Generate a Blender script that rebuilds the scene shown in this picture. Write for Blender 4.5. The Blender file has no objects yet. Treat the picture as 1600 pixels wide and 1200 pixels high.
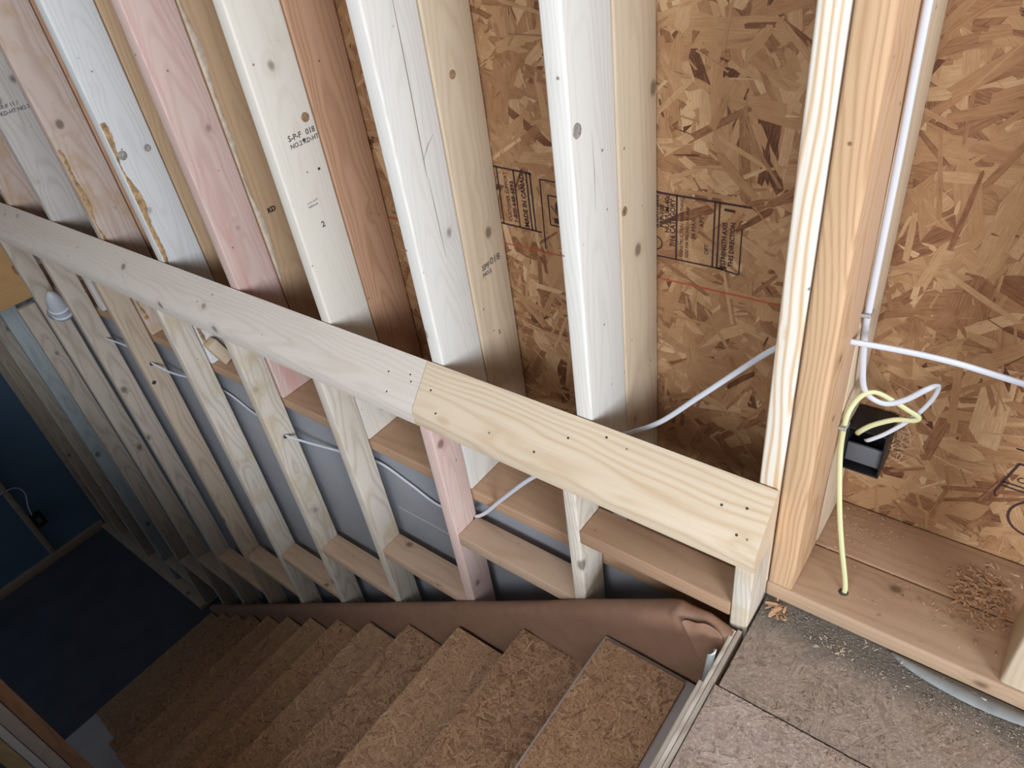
import bpy, bmesh, math, random
from mathutils import Matrix, Vector

# ---------------------------------------------------------------- camera, light, exposure
sc = bpy.context.scene
COL = sc.collection
cam_d = bpy.data.cameras.new('camera'); cam_d.sensor_width = 36; cam_d.lens = 24.924; cam_d.clip_start = 0.02
cam = bpy.data.objects.new('camera', cam_d); COL.objects.link(cam)
CR = [[0.7910455, -0.2871133, 0.5401971], [0.5986554, 0.545079, -0.5869417], [-0.1259314, 0.7876895, 0.6030642]]
cam.matrix_world = Matrix([CR[0] + [0.0], CR[1] + [0.0], CR[2] + [1.2], [0, 0, 0, 1]])
sc.camera = cam
sc.view_settings.view_transform = 'Standard'
sc.view_settings.look = 'None'
sc.view_settings.gamma = 1
sc.view_settings.use_curve_mapping = False
sc.view_settings.exposure = 0.0

world = bpy.data.worlds.new('world'); sc.world = world; world.use_nodes = True
world.node_tree.nodes['Background'].inputs[0].default_value = (0.55, 0.66, 0.8, 1)
world.node_tree.nodes['Background'].inputs[1].default_value = 0.3

def area(name, loc, target, sx, sy, power, color):
    d = bpy.data.lights.new(name, 'AREA'); d.shape = 'RECTANGLE'; d.size = sx; d.size_y = sy
    d.energy = power; d.color = color
    o = bpy.data.objects.new(name, d); COL.objects.link(o); o.location = loc
    o.rotation_euler = (Vector(target) - Vector(loc)).to_track_quat('-Z', 'Y').to_euler()
    return o
area('window_daylight_right', (2.75, -1.75, 1.2), (-1.3, 1.0, 0.3), 1.4, 1.1, 165, (0.86, 0.93, 1.0))
area('window_daylight_front', (0.0, -2.0, 1.75), (-.5, 0.8, -0.2), 1.7, 1.1, 54, (0.88, 0.94, 1.0))
area('window_daylight_downstairs', (-4.6, -2.6, -1.0), (-4.9, 0.5, -1.2), 1.0, 0.9, 7, (0.62, 0.8, 1.0))

# ---------------------------------------------------------------- node helper
class NT:
    def __init__(s, name):
        s.m = bpy.data.materials.new(name); s.m.use_nodes = True
        s.t = s.m.node_tree; s.n = s.t.nodes; s.n.clear()
        s.out = s.n.new('ShaderNodeOutputMaterial'); s.b = s.n.new('ShaderNodeBsdfPrincipled')
        s.t.links.new(s.b.outputs[0], s.out.inputs[0])
    def put(s, sock, v):
        if hasattr(v, 'links'): s.t.links.new(v, sock)
        elif v is not None: sock.default_value = v
    def math(s, op, a, b=None, c=None, clamp=False):
        n = s.n.new('ShaderNodeMath'); n.operation = op; n.use_clamp = clamp
        for i, v in enumerate((a, b, c)):
            if v is not None: s.put(n.inputs[i], v)
        return n.outputs[0]
    def vmath(s, op, a, b=None, out=0):
        n = s.n.new('ShaderNodeVectorMath'); n.operation = op
        s.put(n.inputs[0], a)
        if b is not None:
            if op == 'SCALE': s.put(n.inputs['Scale'], b)
            else: s.put(n.inputs[1], b)
        return n.outputs[out]
    def noise(s, vec, scale=5, detail=3, rough=.5, out=0):
        n = s.n.new('ShaderNodeTexNoise'); s.put(n.inputs['Vector'], vec)
        n.inputs['Scale'].default_value = scale; n.inputs['Detail'].default_value = detail; n.inputs['Roughness'].default_value = rough
        return n.outputs[out]
    def voro(s, vec, scale, out=0, feature='F1'):
        n = s.n.new('ShaderNodeTexVoronoi'); n.feature = feature; s.put(n.inputs['Vector'], vec); n.inputs['Scale'].default_value = scale
        return n.outputs[out]
    def ramp(s, fac, stops):
        n = s.n.new('ShaderNodeValToRGB'); e = n.color_ramp.elements
        while len(e) > 1: e.remove(e[-1])
        e[0].position = stops[0][0]; e[0].color = (*stops[0][1], 1) if not isinstance(stops[0][1], (int, float)) else (stops[0][1],) * 3 + (1,)
        for p, c in stops[1:]:
            k = e.new(p); k.color = (*c, 1) if not isinstance(c, (int, float)) else (c, c, c, 1)
        s.put(n.inputs[0], fac); return n.outputs[0]
    def mix(s, fac, a, b, mode='MIX'):
        n = s.n.new('ShaderNodeMix'); n.data_type = 'RGBA'; n.blend_type = mode
        s.put(n.inputs[0], fac)
        for i, v in ((6, a), (7, b)):
            if isinstance(v, tuple) and len(v) == 3: v = (*v, 1)
            s.put(n.inputs[i], v)
        return n.outputs[2]
    def maprange(s, v, a, b, c=0., d=1.):
        n = s.n.new('ShaderNodeMapRange'); s.put(n.inputs[0], v)
        for i, x in enumerate((a, b, c, d)): n.inputs[i + 1].default_value = x
        return n.outputs[0]
    def objco(s): return s.n.new('ShaderNodeTexCoord').outputs['Object']
    def uv(s): return s.n.new('ShaderNodeTexCoord').outputs['UV']
    def rnd(s): return s.n.new('ShaderNodeObjectInfo').outputs['Random']
    def attr(s, name, out='Fac'):
        n = s.n.new('ShaderNodeAttribute'); n.attribute_name = name; return n.outputs[out]
    def mapping(s, v, scale=(1, 1, 1), loc=(0, 0, 0), rot=(0, 0, 0)):
        n = s.n.new('ShaderNodeMapping'); s.put(n.inputs[0], v)
        n.inputs['Scale'].default_value = scale; n.inputs['Location'].default_value = loc; n.inputs['Rotation'].default_value = rot
        return n.outputs[0]
    def fin(s, col, rough=.7, bump=None, strength=.3, dist=.001, metallic=0, spec=.3):
        s.put(s.b.inputs['Base Color'], (*col, 1) if isinstance(col, tuple) and len(col) == 3 else col)
        s.put(s.b.inputs['Roughness'], rough); s.b.inputs['Metallic'].default_value = metallic
        s.b.inputs['Specular IOR Level'].default_value = spec
        if bump is not None:
            n = s.n.new('ShaderNodeBump'); n.inputs['Strength'].default_value = strength; n.inputs['Distance'].default_value = dist
            s.put(n.inputs['Height'], bump); s.t.links.new(n.outputs[0], s.b.inputs['Normal'])
        return s.m

def wood(name, base, dark, contrast=.35, freq=150, knots=1.0, streak=None, seed=0.0, stain=None, pith=(.055, .01)):
    """softwood board, fibre along local Z"""
    s = NT(name); co = s.objco()
    cb = s.n.new('ShaderNodeCombineXYZ'); r = s.rnd()
    s.put(cb.inputs[0], s.math('MULTIPLY', r, 3.1)); s.put(cb.inputs[1], s.math('MULTIPLY', r, 5.7)); s.put(cb.inputs[2], s.math('MULTIPLY', r, 9.3))
    p = s.vmath('ADD', co, cb.outputs[0]); p = s.vmath('ADD', p, (seed, seed * .7, seed * 1.3))
    # knots
    kw = s.vmath('ADD', p, s.vmath('SCALE', s.noise(p, 30, 2, out=1), .006))
    kd = s.voro(s.mapping(kw, (1, 1, .8)), 7.0)
    kn = s.math('MULTIPLY', s.maprange(kd, .05 * knots + .001, .095 * knots + .002, 1, 0), 1 if knots > 0 else 0)
    halo = s.maprange(kd, .05, .22, 1, 0)
    pin = s.maprange(s.voro(p, 17), .03, .06, 1, 0)
    # growth rings
    low = s.noise(s.mapping(p, (6, 6, 1.7)), 1, 2, .5, 1)
    lowv = s.vmath('SCALE', s.vmath('SUBTRACT', low, (.5, .5, .5)), .06)
    q = s.vmath('ADD', co, lowv)
    q = s.vmath('ADD', q, s.vmath('SCALE', s.vmath('SUBTRACT', s.noise(s.mapping(p, (40, 40, 5)), 1, 2, .5, 1), (.5, .5, .5)), .004))
    q = s.mapping(q, (1, 1, 0), (pith[0], pith[1], 0))
    sx = s.n.new('ShaderNodeSeparateXYZ'); s.put(sx.inputs[0], co)
    ln = s.math('ADD', s.vmath('LENGTH', q, out=1), s.math('MULTIPLY', sx.outputs[2], .022))
    ph = s.math('ADD', s.math('MULTIPLY', ln, freq * 6.283), s.math('MULTIPLY', halo, 5.0))
    ring = s.math('POWER', s.math('ADD', s.math('MULTIPLY', s.math('SINE', ph), .5), .5), 2.2)
    fib = s.noise(s.mapping(p, (420, 420, 9)), 1, 2, .6)
    broad = s.noise(s.mapping(p, (14, 14, 1.2)), 1, 3, .55)
    f = s.math('ADD', s.math('MULTIPLY', ring, contrast), s.math('MULTIPLY', s.math('SUBTRACT', fib, .5), .5))
    f = s.math('ADD', f, s.math('MULTIPLY', s.math('SUBTRACT', broad, .5), 1.0), clamp=True)
    c = s.mix(f, base, dark)
    if streak:
        m = s.ramp(s.noise(s.mapping(p, (22, 22, 1.5)), 1, 2), [(.52, 0.), (.68, 1.)])
        c = s.mix(s.math('MULTIPLY', m, .8), c, streak)
    if stain:
        m = s.ramp(s.noise(p, 7, 4, .6), [(.5, 0.), (.62, 1.)])
        c = s.mix(s.math('MULTIPLY', m, .6), c, stain)
    kc = tuple(x * .38 for x in dark)
    c = s.mix(s.math('MULTIPLY', halo, .28), c, dark)
    c = s.mix(s.math('MULTIPLY', kn, .8), c, kc)
    c = s.mix(s.math('MULTIPLY', pin, .75), c, (.09, .055, .03))
    return s.fin(c, .72, s.math('ADD', f, fib), .25, .0006, spec=.25)

def osb(name, stops, dirt=None, dirt_amt=0., bump=.5, spot=.5, grain=.35, band=False, rough=.66, fuzz=0.):
    s = NT(name); t = s.attr('tone'); uv = s.uv(); co = s.objco()
    g = s.noise(s.mapping(uv, (25, 420, 1)), 1, 3, .6)
    g2 = s.noise(co, 55, 4, .65)
    v = s.math('ADD', t, s.math('MULTIPLY', s.math('SUBTRACT', g, .5), grain))
    v = s.math('ADD', v, s.math('MULTIPLY', s.math('SUBTRACT', g2, .5), .3), clamp=True)
    if fuzz: v = s.math('ADD', v, s.math('MULTIPLY', s.math('SUBTRACT', s.rnd(), .55), .35), clamp=True)
    c = s.ramp(v, stops)
    sp = s.maprange(s.voro(co, 62), .06, .12, 1, 0)
    sp = s.math('MULTIPLY', sp, s.ramp(s.noise(co, 6, 2), [(.45, 0.), (.6, 1.)]))
    c = s.mix(s.math('MULTIPLY', sp, spot), c, (.06, .025, .012))
    if dirt:
        dm = s.ramp(s.noise(co, 9, 6, .7), [(.35, 0.), (.7, 1.)])
        fine = s.noise(co, 190, 3, .7)
        c = s.mix(s.math('MULTIPLY', dm, dirt_amt), c, dirt)
        c = s.mix(s.math('MULTIPLY', s.ramp(fine, [(.5, 0.), (.72, 1.)]), .45), c, tuple(min(1, x * 1.7) for x in dirt))
        c = s.mix(s.math('MULTIPLY', s.ramp(s.noise(co, 120, 3, .7), [(.28, 1.), (.42, 0.)]), .55), c, (.08, .045, .028))
    if band:   # grime trodden in along the wall plate
        sx = s.n.new('ShaderNodeSeparateXYZ'); s.put(sx.inputs[0], co)
        yy = s.math('ADD', sx.outputs[1], s.math('MULTIPLY', s.math('SUBTRACT', s.noise(co, 14, 4, .6), .5), .09))
        c = s.mix(s.math('MULTIPLY', s.maprange(yy, .005, .055), .8), c, (.145, .135, .115))
    if fuzz:
        fz = s.noise(s.mapping(co, (150, 150, 150), rot=(0, 0, .4)), 1, 4, .8)
        fz2 = s.noise(s.mapping(uv, (90, 500, 1)), 1, 2, .6)
        c = s.mix(s.math('MULTIPLY', s.ramp(fz, [(.37, 1.), (.46, 0.)]), min(1, fuzz * 1.5)), c, (.13, .065, .03))
        c = s.mix(s.math('MULTIPLY', s.ramp(fz2, [(.55, 0.), (.7, 1.)]), fuzz * .6), c, (.58, .40, .25))
    return s.fin(c, rough, s.math('ADD', g, g2), bump, .0012, spec=.3)

def plain(name, col, rough=.6, nscale=0, namt=.15, bump=0, metallic=0, spec=.4, dark=None):
    s = NT(name)
    if nscale:
        n = s.noise(s.objco(), nscale, 5, .6)
        c = s.mix(s.ramp(n, [(.3, 0.), (.7, 1.)]), dark or tuple(x * (1 - namt) for x in col), tuple(min(1, x * (1 + namt)) for x in col))
        return s.fin(c, rough, n if bump else None, bump, .002, metallic, spec)
    return s.fin(col, rough, metallic=metallic, spec=spec)

OSB_STOPS = [(0, (.09, .035, .016)), (.16, (.19, .082, .038)), (.38, (.31, .158, .075)), (.7, (.405, .235, .118)), (1, (.54, .36, .205))]
M = {}
M['osb'] = osb('osb_strand_board', OSB_STOPS, grain=.65, bump=.8)
M['osb_tread'] = osb('osb_worn_tread', [(0, (.19, .09, .05)), (.3, (.40, .235, .135)), (.7, (.48, .30, .175)), (1, (.58, .39, .24))], dirt=(.42, .265, .165), dirt_amt=.25, bump=.9, spot=.3, grain=.7, fuzz=.55)
M['osb_floor'] = osb('osb_dusty_floor', [(0, (.15, .10, .075)), (.4, (.31, .235, .185)), (1, (.42, .33, .265))], dirt=(.54, .455, .415), dirt_amt=.75, bump=.8, spot=.3, grain=.5, rough=.45)
M['osb_floor_dirty'] = osb('osb_dirty_floor_edge', [(0, (.13, .095, .07)), (.4, (.28, .215, .17)), (1, (.38, .30, .24))], dirt=(.42, .345, .30), dirt_amt=.7, bump=.9, spot=.5, grain=.5, band=True, rough=.5)
M['white'] = wood('spruce_white', (.79, .77, .73), (.58, .55, .50), .25, 190, .9)
M['bluewhite'] = wood('spruce_cool_white', (.74, .75, .75), (.52, .51, .49), .3, 170, 1.1, seed=2)
M['cream'] = wood('pine_cream', (.77, .73, .65), (.57, .50, .40), .25, 150, 1.0, seed=4)
M['warm'] = wood('pine_warm_cream', (.63, .51, .375), (.44, .32, .21), .3, 140, 1.0, seed=5)
M['pink'] = wood('spruce_pink', (.70, .53, .48), (.50, .29, .25), .3, 160, 1.0, seed=7, streak=(.62, .36, .33))
M['pinkgrey'] = wood('spruce_pink_grey', (.62, .50, .44), (.42, .29, .23), .4, 120, 1.1, seed=9, stain=(.50, .34, .20))
M['grey'] = wood('spruce_grey', (.60, .56, .53), (.42, .38, .35), .4, 140, 1.2, seed=11)
M['redbrown'] = wood('fir_red_brown', (.49, .29, .185), (.31, .15, .08), .45, 170, .9, seed=13)
M['tan'] = wood('fir_tan', (.50, .345, .215), (.34, .21, .12), .35, 120, .8, seed=15)
M['stripe'] = wood('pine_striped', (.82, .77, .68), (.62, .38, .18), .8, 120, .8, seed=17)
M['fir'] = wood('fir_golden', (.64, .43, .26), (.44, .25, .13), .6, 170, .5, seed=19, streak=(.62, .42, .30))
M['guard'] = wood('spruce_guard_pale', (.66, .60, .52), (.42, .34, .26), .5, 150, 1.3, seed=21, stain=(.56, .45, .30))
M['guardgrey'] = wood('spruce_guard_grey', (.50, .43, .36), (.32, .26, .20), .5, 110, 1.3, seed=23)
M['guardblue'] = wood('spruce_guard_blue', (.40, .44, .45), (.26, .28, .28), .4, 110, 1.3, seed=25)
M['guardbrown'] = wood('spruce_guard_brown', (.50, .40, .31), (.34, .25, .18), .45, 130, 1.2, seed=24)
M['capa'] = wood('pine_cap_pale', (.76, .69, .62), (.58, .49, .41), .3, 150, 1.0, seed=26, pith=(-.045, .045))
M['capb'] = wood('pine_cap_yellow', (.73, .61, .46), (.54, .37, .22), .45, 110, .7, seed=28, pith=(-.045, .045))
M['block'] = wood('spruce_block', (.57, .41, .295), (.42, .265, .17), .35, 110, .9, seed=30, pith=(.01, .05))
M['plateedge'] = wood('plate_pale', (.50, .345, .23), (.35, .22, .13), .3, 110, .9, seed=31, pith=(.01, .05))
M['plate'] = wood('plate_brown', (.43, .275, .175), (.30, .17, .10), .3, 90, 1.2, seed=33, pith=(.01, .05))
M['ply'] = wood('plywood_edge', (.82, .78, .72), (.45, .38, .32), .6, 260, 0, seed=35)
M['bark'] = plain('bark', (.42, .27, .14), .9, 60, .5, .8)
M['tread_bare'] = plain('bare_tread_board', (.50, .455, .45), .7, 14, .08, .2)
M['kraft'] = plain('kraft_paper', (.29, .165, .11), .55, 20, .1, .4, spec=.35)
M['concrete'] = plain('grey_foundation', (.30, .31, .34), .45, 3, .1, .1, spec=.5)
M['blue'] = plain('blue_wall_board', (.11, .19, .29), .6, 2, .08)
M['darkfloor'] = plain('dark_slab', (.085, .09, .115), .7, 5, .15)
M['cable'] = plain('white_cable_jacket', (.60, .62, .68), .4, spec=.5)
M['yellowcable'] = plain('yellow_cable_jacket', (.64, .64, .36), .4, spec=.5)
M['black'] = plain('black_plastic', (.012, .012, .015), .4)
M['darkgrey'] = plain('dark_grey_plastic', (.10, .105, .12), .45)
M['ink'] = plain('black_ink', (.045, .02, .02), .8)
M['greyink'] = plain('faded_ink', (.12, .11, .10), .8)
M['redink'] = plain('red_ink', (.42, .07, .03), .8)
M['steel'] = plain('galvanised_staple', (.55, .57, .6), .35, metallic=.6)
M['nail'] = plain('nail_dark', (.06, .045, .035), .6)
M['pvc'] = plain('grey_white_plastic', (.50, .51, .56), .4)
M['pvcdark'] = plain('grey_plastic', (.22, .23, .26), .4)
M['curl'] = plain('pale_strip', (.62, .68, .68), .35)
M['shaving'] = plain('wood_shaving', (.50, .31, .18), .8, 40, .25)
M['shaving2'] = plain('pale_wood_shaving', (.52, .43, .34), .8, 40, .25)
M['gasket'] = plain('grey_membrane', (.25, .26, .26), .5, 30, .15)
M['dirt'] = plain('dust', (.22, .19, .165), .9, 60, .4)
M['plaster'] = plain('plain_board', (.32, .28, .25), .8, 4, .05)
M['whiteboard'] = plain('white_board', (.74, .77, .80), .7)
M['yellowwood'] = wood('pine_yellow', (.56, .46, .26), (.38, .28, .14), .4, 120, 1, seed=40)
M['orange'] = wood('orange_beam', (.56, .33, .15), (.42, .22, .09), .4, 140, 0, seed=42)

# ---------------------------------------------------------------- object helpers
def link(name, me, mat, parent=None, mats=None):
    o = bpy.data.objects.new(name, me); COL.objects.link(o)
    for m in (mats or [mat]): me.materials.append(m)
    if parent is not None: o.parent = parent
    return o
def tag(o, label=None, cat=None, group=None, kind=None):
    for k, v in (('label', label), ('category', cat), ('group', group), ('kind', kind)):
        if v: o[k] = v
    return o
def empty(name, loc, label, cat, group=None):
    o = bpy.data.objects.new(name, None); COL.objects.link(o); o.location = loc
    o.empty_display_size = .05
    return tag(o, label, cat, group)
_cache = {}
def box_mesh(sx, sy, sz, bev, seg, jitter=0, cuts=0, rs=0):
    bm = bmesh.new(); bmesh.ops.create_cube(bm, size=1)
    for v in bm.verts: v.co = Vector((v.co.x * sx, v.co.y * sy, v.co.z * sz))
    if bev: bmesh.ops.bevel(bm, geom=list(bm.edges), offset=bev, segments=seg, affect='EDGES', profile=.5)
    for f in bm.faces: f.smooth = bev > 0
    me = bpy.data.meshes.new('board_mesh'); bm.to_mesh(me); bm.free()
    return me
def board(name, x0, x1, y0, y1, z0, z1, mat, parent=None, bev=.003, seg=2, grain=None, origin=None):
    """axis-aligned board; fibre runs along its longest side unless grain is given"""
    d = [x1 - x0, y1 - y0, z1 - z0]; c = Vector(((x0 + x1) / 2, (y0 + y1) / 2, (z0 + z1) / 2))
    g = grain if grain is not None else d.index(max(d))
    if g == 2: s = (d[0], d[1], d[2]); rot = Matrix.Identity(4)
    elif g == 0: s = (d[1], d[2], d[0]); rot = Matrix(((0, 0, 1, 0), (1, 0, 0, 0), (0, 1, 0, 0), (0, 0, 0, 1)))
    else: s = (d[2], d[0], d[1]); rot = Matrix(((0, 1, 0, 0), (0, 0, 1, 0), (1, 0, 0, 0), (0, 0, 0, 1)))
    me = box_mesh(*s, min(bev, min(d) * .3), seg)
    try: me.set_sharp_from_angle(angle=1.2)
    except Exception: pass
    o = link(name, me, mat, parent)
    mw = Matrix.Translation(c) @ rot
    o.matrix_world = mw
    if parent is not None:
        o.matrix_parent_inverse = Matrix.Identity(4); o.matrix_basis = PW(parent).inverted() @ mw
    return o
def PW(o):
    m = o.matrix_basis.copy()
    while o.parent: o = o.parent; m = o.matrix_basis @ m
    return m
def mesh_obj(name, verts, faces, mat, parent=None, smooth=False, world=True):
    me = bpy.data.meshes.new(name + '_mesh')
    if parent is not None and world:
        inv = PW(parent).inverted(); verts = [tuple(inv @ Vector(v)) for v in verts]
    me.from_pydata(verts, [], faces); me.validate()
    if smooth: me.polygons.foreach_set('use_smooth', [True] * len(me.polygons))
    return link(name, me, mat, parent)
def catmull(pts, n=8):
    P = [Vector(p) for p in pts]; P = [P[0] * 2 - P[1]] + P + [P[-1] * 2 - P[-2]]; out = []
    for i in range(1, len(P) - 2):
        for k in range(n):
            t = k / n; a, b, c, d = P[i - 1:i + 3]
            out.append(.5 * (2 * b + (c - a) * t + (2 * a - 5 * b + 4 * c - d) * t * t + (3 * b - a - 3 * c + d) * t ** 3))
    out.append(P[-2]); return out
def tube(name, pts, r, mat, parent=None, flat=1.0, flatdir=(0, 1, 0), n=10, sm=6, taper=None):
    """flattened cable along a smooth curve"""
    C = catmull(pts, sm); V = []; F = []
    up = Vector(flatdir)
    for i, p in enumerate(C):
        t = (C[min(i + 1, len(C) - 1)] - C[max(i - 1, 0)]).normalized()
        a = up - t * up.dot(t)
        a = a.normalized() if a.length > 1e-4 else t.orthogonal().normalized()
        b = t.cross(a)
        rr = r * (taper(i / (len(C) - 1)) if taper else 1)
        for k in range(n):
            w = 2 * math.pi * k / n
            V.append(tuple(p + a * math.cos(w) * rr * flat + b * math.sin(w) * rr))
    for i in range(len(C) - 1):
        for k in range(n):
            F.append((i * n + k, i * n + (k + 1) % n, (i + 1) * n + (k + 1) % n, (i + 1) * n + k))
    F.append(tuple(range(n))[::-1]); F.append(tuple((len(C) - 1) * n + k for k in range(n)))
    return mesh_obj(name, V, F, mat, parent, smooth=True)
def lathe(name, prof, mat, loc, axis=(0, 0, 1), parent=None, n=24):
    """prof: (radius, height) pairs, turned about axis"""
    q = Vector((0, 0, 1)).rotation_difference(Vector(axis)).to_matrix(); V = []; F = []
    for r, h in prof:
        for k in range(n):
            a = 2 * math.pi * k / n
            V.append(tuple(Vector(loc) + q @ Vector((r * math.cos(a), r * math.sin(a), h))))
    for i in range(len(prof) - 1):
        for k in range(n): F.append((i * n + k, i * n + (k + 1) % n, (i + 1) * n + (k + 1) % n, (i + 1) * n + k))
    F.append(tuple(range(n))[::-1]); F.append(tuple((len(prof) - 1) * n + k for k in range(n)))
    return mesh_obj(name, V, F, mat, parent, smooth=True)

def strands_data(rect, n, lr, wr, seed, depth=.0012, ang=None, tonef=None):
    """overlapping jagged wood flakes inside rect (u0,u1,v0,v1): verts (u,v,d), faces, uv, tone"""
    R = random.Random(seed); u0, u1, v0, v1 = rect; V = []; F = []; UV = []; T = []
    for i in range(n):
        L = R.uniform(*lr) * (1 if R.random() < .75 else .5); W = R.uniform(*wr) * (1 if R.random() < .7 else .45)
        a = R.gauss(*ang) if ang else R.uniform(0, math.pi)
        ca, sa = math.cos(a), math.sin(a); cu = R.uniform(u0, u1); cv = R.uniform(v0, v1)
        d = depth * R.random(); tx = R.uniform(-.004, .004); ty = R.uniform(-.012, .012)
        sk = R.uniform(-.6, .6) * W
        e = W * .5
        poly = [(-L / 2 + sk, -e), (L * R.uniform(-.2, .2), -e * R.uniform(.8, 1.1)), (L / 2 - R.uniform(0, .6) * W, -e * R.uniform(.5, 1)), (L / 2 + R.uniform(-.5, .3) * W, e * R.uniform(-.6, .6)),
                (L / 2 - R.uniform(0, .8) * W, e * R.uniform(.5, 1)), (L * R.uniform(-.2, .2), e * R.uniform(.8, 1.1)), (-L / 2 + R.uniform(0, .8) * W, e * R.uniform(.6, 1)), (-L / 2 + R.uniform(-.5, .4) * W, e * R.uniform(-.6, .4))]
        b = len(V); t = R.random()
        t = (tonef(R) if tonef else (R.uniform(.05, .25) if t < .04 else R.gauss(.54, .19)))
        ou, ov = R.uniform(0, 9), R.uniform(0, 9)
        for x, y in poly:
            u = min(max(cu + x * ca - y * sa, u0), u1); v = min(max(cv + x * sa + y * ca, v0), v1)
            V.append((u, v, max(0.00002, d + .0003 + tx * x + ty * y * .5))); UV.append((x + ou, y + ov))
        F.append(tuple(range(b, b + 8))); T.append(min(max(t, 0), 1))
    return V, F, UV, T
def osb_object(name, box, axes, parts, mat, parent=None):
    """solid board box=(x0,x1,y0,y1,z0,z1) whose face carries strands; axes maps (u,v,d)->world"""
    x0, x1, y0, y1, z0, z1 = box
    V = [(x, y, z) for x in (x0, x1) for y in (y0, y1) for z in (z0, z1)]
    F = [(0, 1, 3, 2), (4, 6, 7, 5), (0, 4, 5, 1), (2, 3, 7, 6), (0, 2, 6, 4), (1, 5, 7, 3)]
    UV = []; T = []
    for f in F:
        T.append(.35)
        for i in f: UV.append((V[i][0] + V[i][2], V[i][1] + V[i][2] * .5))
    for sv, sf, suv, st in parts:
        b = len(V)
        for p in sv: V.append(axes(*p))
        for f in sf:
            F.append(tuple(i + b for i in f))
            for i in f: UV.append(suv[i])
        T += st
    org = Vector(((x0 + x1) / 2, (y0 + y1) / 2, (z0 + z1) / 2))
    V = [(v[0] - org.x, v[1] - org.y, v[2] - org.z) for v in V]
    me = bpy.data.meshes.new(name + '_mesh'); me.from_pydata(V, [], F)
    ul = me.uv_layers.new(name='UVMap'); ul.data.foreach_set('uv', [c for p in UV for c in p])
    at = me.attributes.new('tone', 'FLOAT', 'FACE'); at.data.foreach_set('value', T)
    o = link(name, me, mat, parent)
    mw = Matrix.Translation(org)
    o.matrix_basis = PW(parent).inverted() @ mw if parent is not None else mw
    return o
def text(name, s, size, mat, origin, udir, vdir, parent=None, space=1.0, extr=.00015, align='LEFT', offset=0.0, sx=1.0):
    cu = bpy.data.curves.new(name, 'FONT'); cu.body = s; cu.size = size; cu.extrude = extr; cu.space_character = space
    cu.align_x = align; cu.offset = offset; cu.resolution_u = 2
    t = bpy.data.objects.new('tmp', cu); COL.objects.link(t)
    bpy.context.view_layer.update()
    me = bpy.data.meshes.new_from_object(t.evaluated_get(bpy.context.evaluated_depsgraph_get()))
    bpy.data.objects.remove(t); bpy.data.curves.remove(cu)
    u = Vector(udir).normalized(); v = Vector(vdir).normalized(); w = u.cross(v)
    m = Matrix(((u.x * sx, v.x, w.x, origin[0]), (u.y * sx, v.y, w.y, origin[1]), (u.z * sx, v.z, w.z, origin[2]), (0, 0, 0, 1)))
    if parent is not None: m = PW(parent).inverted() @ m
    me.transform(m); me.materials.clear()
    return link(name, me, mat, parent)

# ---------------------------------------------------------------- the setting
Y_OSB = 1.146; Z_LOW = -2.758; X_FAR = -5.4
wb = osb_object('wall_back', (-5.4, 3.2, Y_OSB, Y_OSB + .011, -.12, 2.5), lambda u, v, d: (u, Y_OSB - d, v), [
    strands_data((-1.5, .62, -.1, 1.5), 3600, (.09, .17), (.018, .055), 11, depth=.0008),
    strands_data((-1.5, .62, -.1, 1.5), 2600, (.06, .16), (.006, .024), 14, depth=.0012),
    strands_data((-4.2, -1.5, -.1, 1.5), 3600, (.08, .15), (.014, .045), 12),
    strands_data((-1.5, .62, -.1, 1.5), 1900, (.02, .07), (.0015, .006), 13, depth=.0014)], M['osb'])
tag(wb, 'brown strand board sheathing behind the tall studs', kind='structure')
YI = Y_OSB - .0021
wf = mesh_obj('wall_far', [(X_FAR, -3.4, Z_LOW), (X_FAR, 1.0, Z_LOW), (X_FAR, 1.0, -.3), (X_FAR, -3.4, -.3), (X_FAR - .05, -3.4, Z_LOW), (X_FAR - .05, 1.0, Z_LOW), (X_FAR - .05, 1.0, -.3), (X_FAR - .05, -3.4, -.3)],
              [(0, 1, 2, 3), (7, 6, 5, 4), (0, 4, 5, 1), (1, 5, 6, 2), (2, 6, 7, 3), (3, 7, 4, 0)], M['blue'])
tag(wf, 'dark blue wall at the bottom of the stairwell', kind='structure')
t = board('trim_1', X_FAR + .001, X_FAR + .03, -3.3, .775, Z_LOW + .001, Z_LOW + .075, M['guardbrown'])
tag(t, 'tan wood strip along the foot of the blue wall', kind='structure')
t = board('trim_2', X_FAR + .001, X_FAR + .02, .362, .402, Z_LOW + .08, -.31, M['guardbrown'])
tag(t, 'upright tan wood strip on the blue wall', kind='structure')
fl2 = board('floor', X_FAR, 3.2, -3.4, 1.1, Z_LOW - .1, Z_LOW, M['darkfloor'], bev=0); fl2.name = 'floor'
tag(fl2, 'dark lower floor at the foot of the stairs', kind='structure')
ws = board('wall_side', X_FAR, -.16, .895, 1.09, Z_LOW, -.160, M['concrete'], bev=0)
tag(ws, 'smooth grey foundation wall behind the guard studs', kind='structure')
board('form_line', -1.39, -1.04, .8935, .8955, -.423, -.4205, M['pvc'], ws, bev=0)
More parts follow.
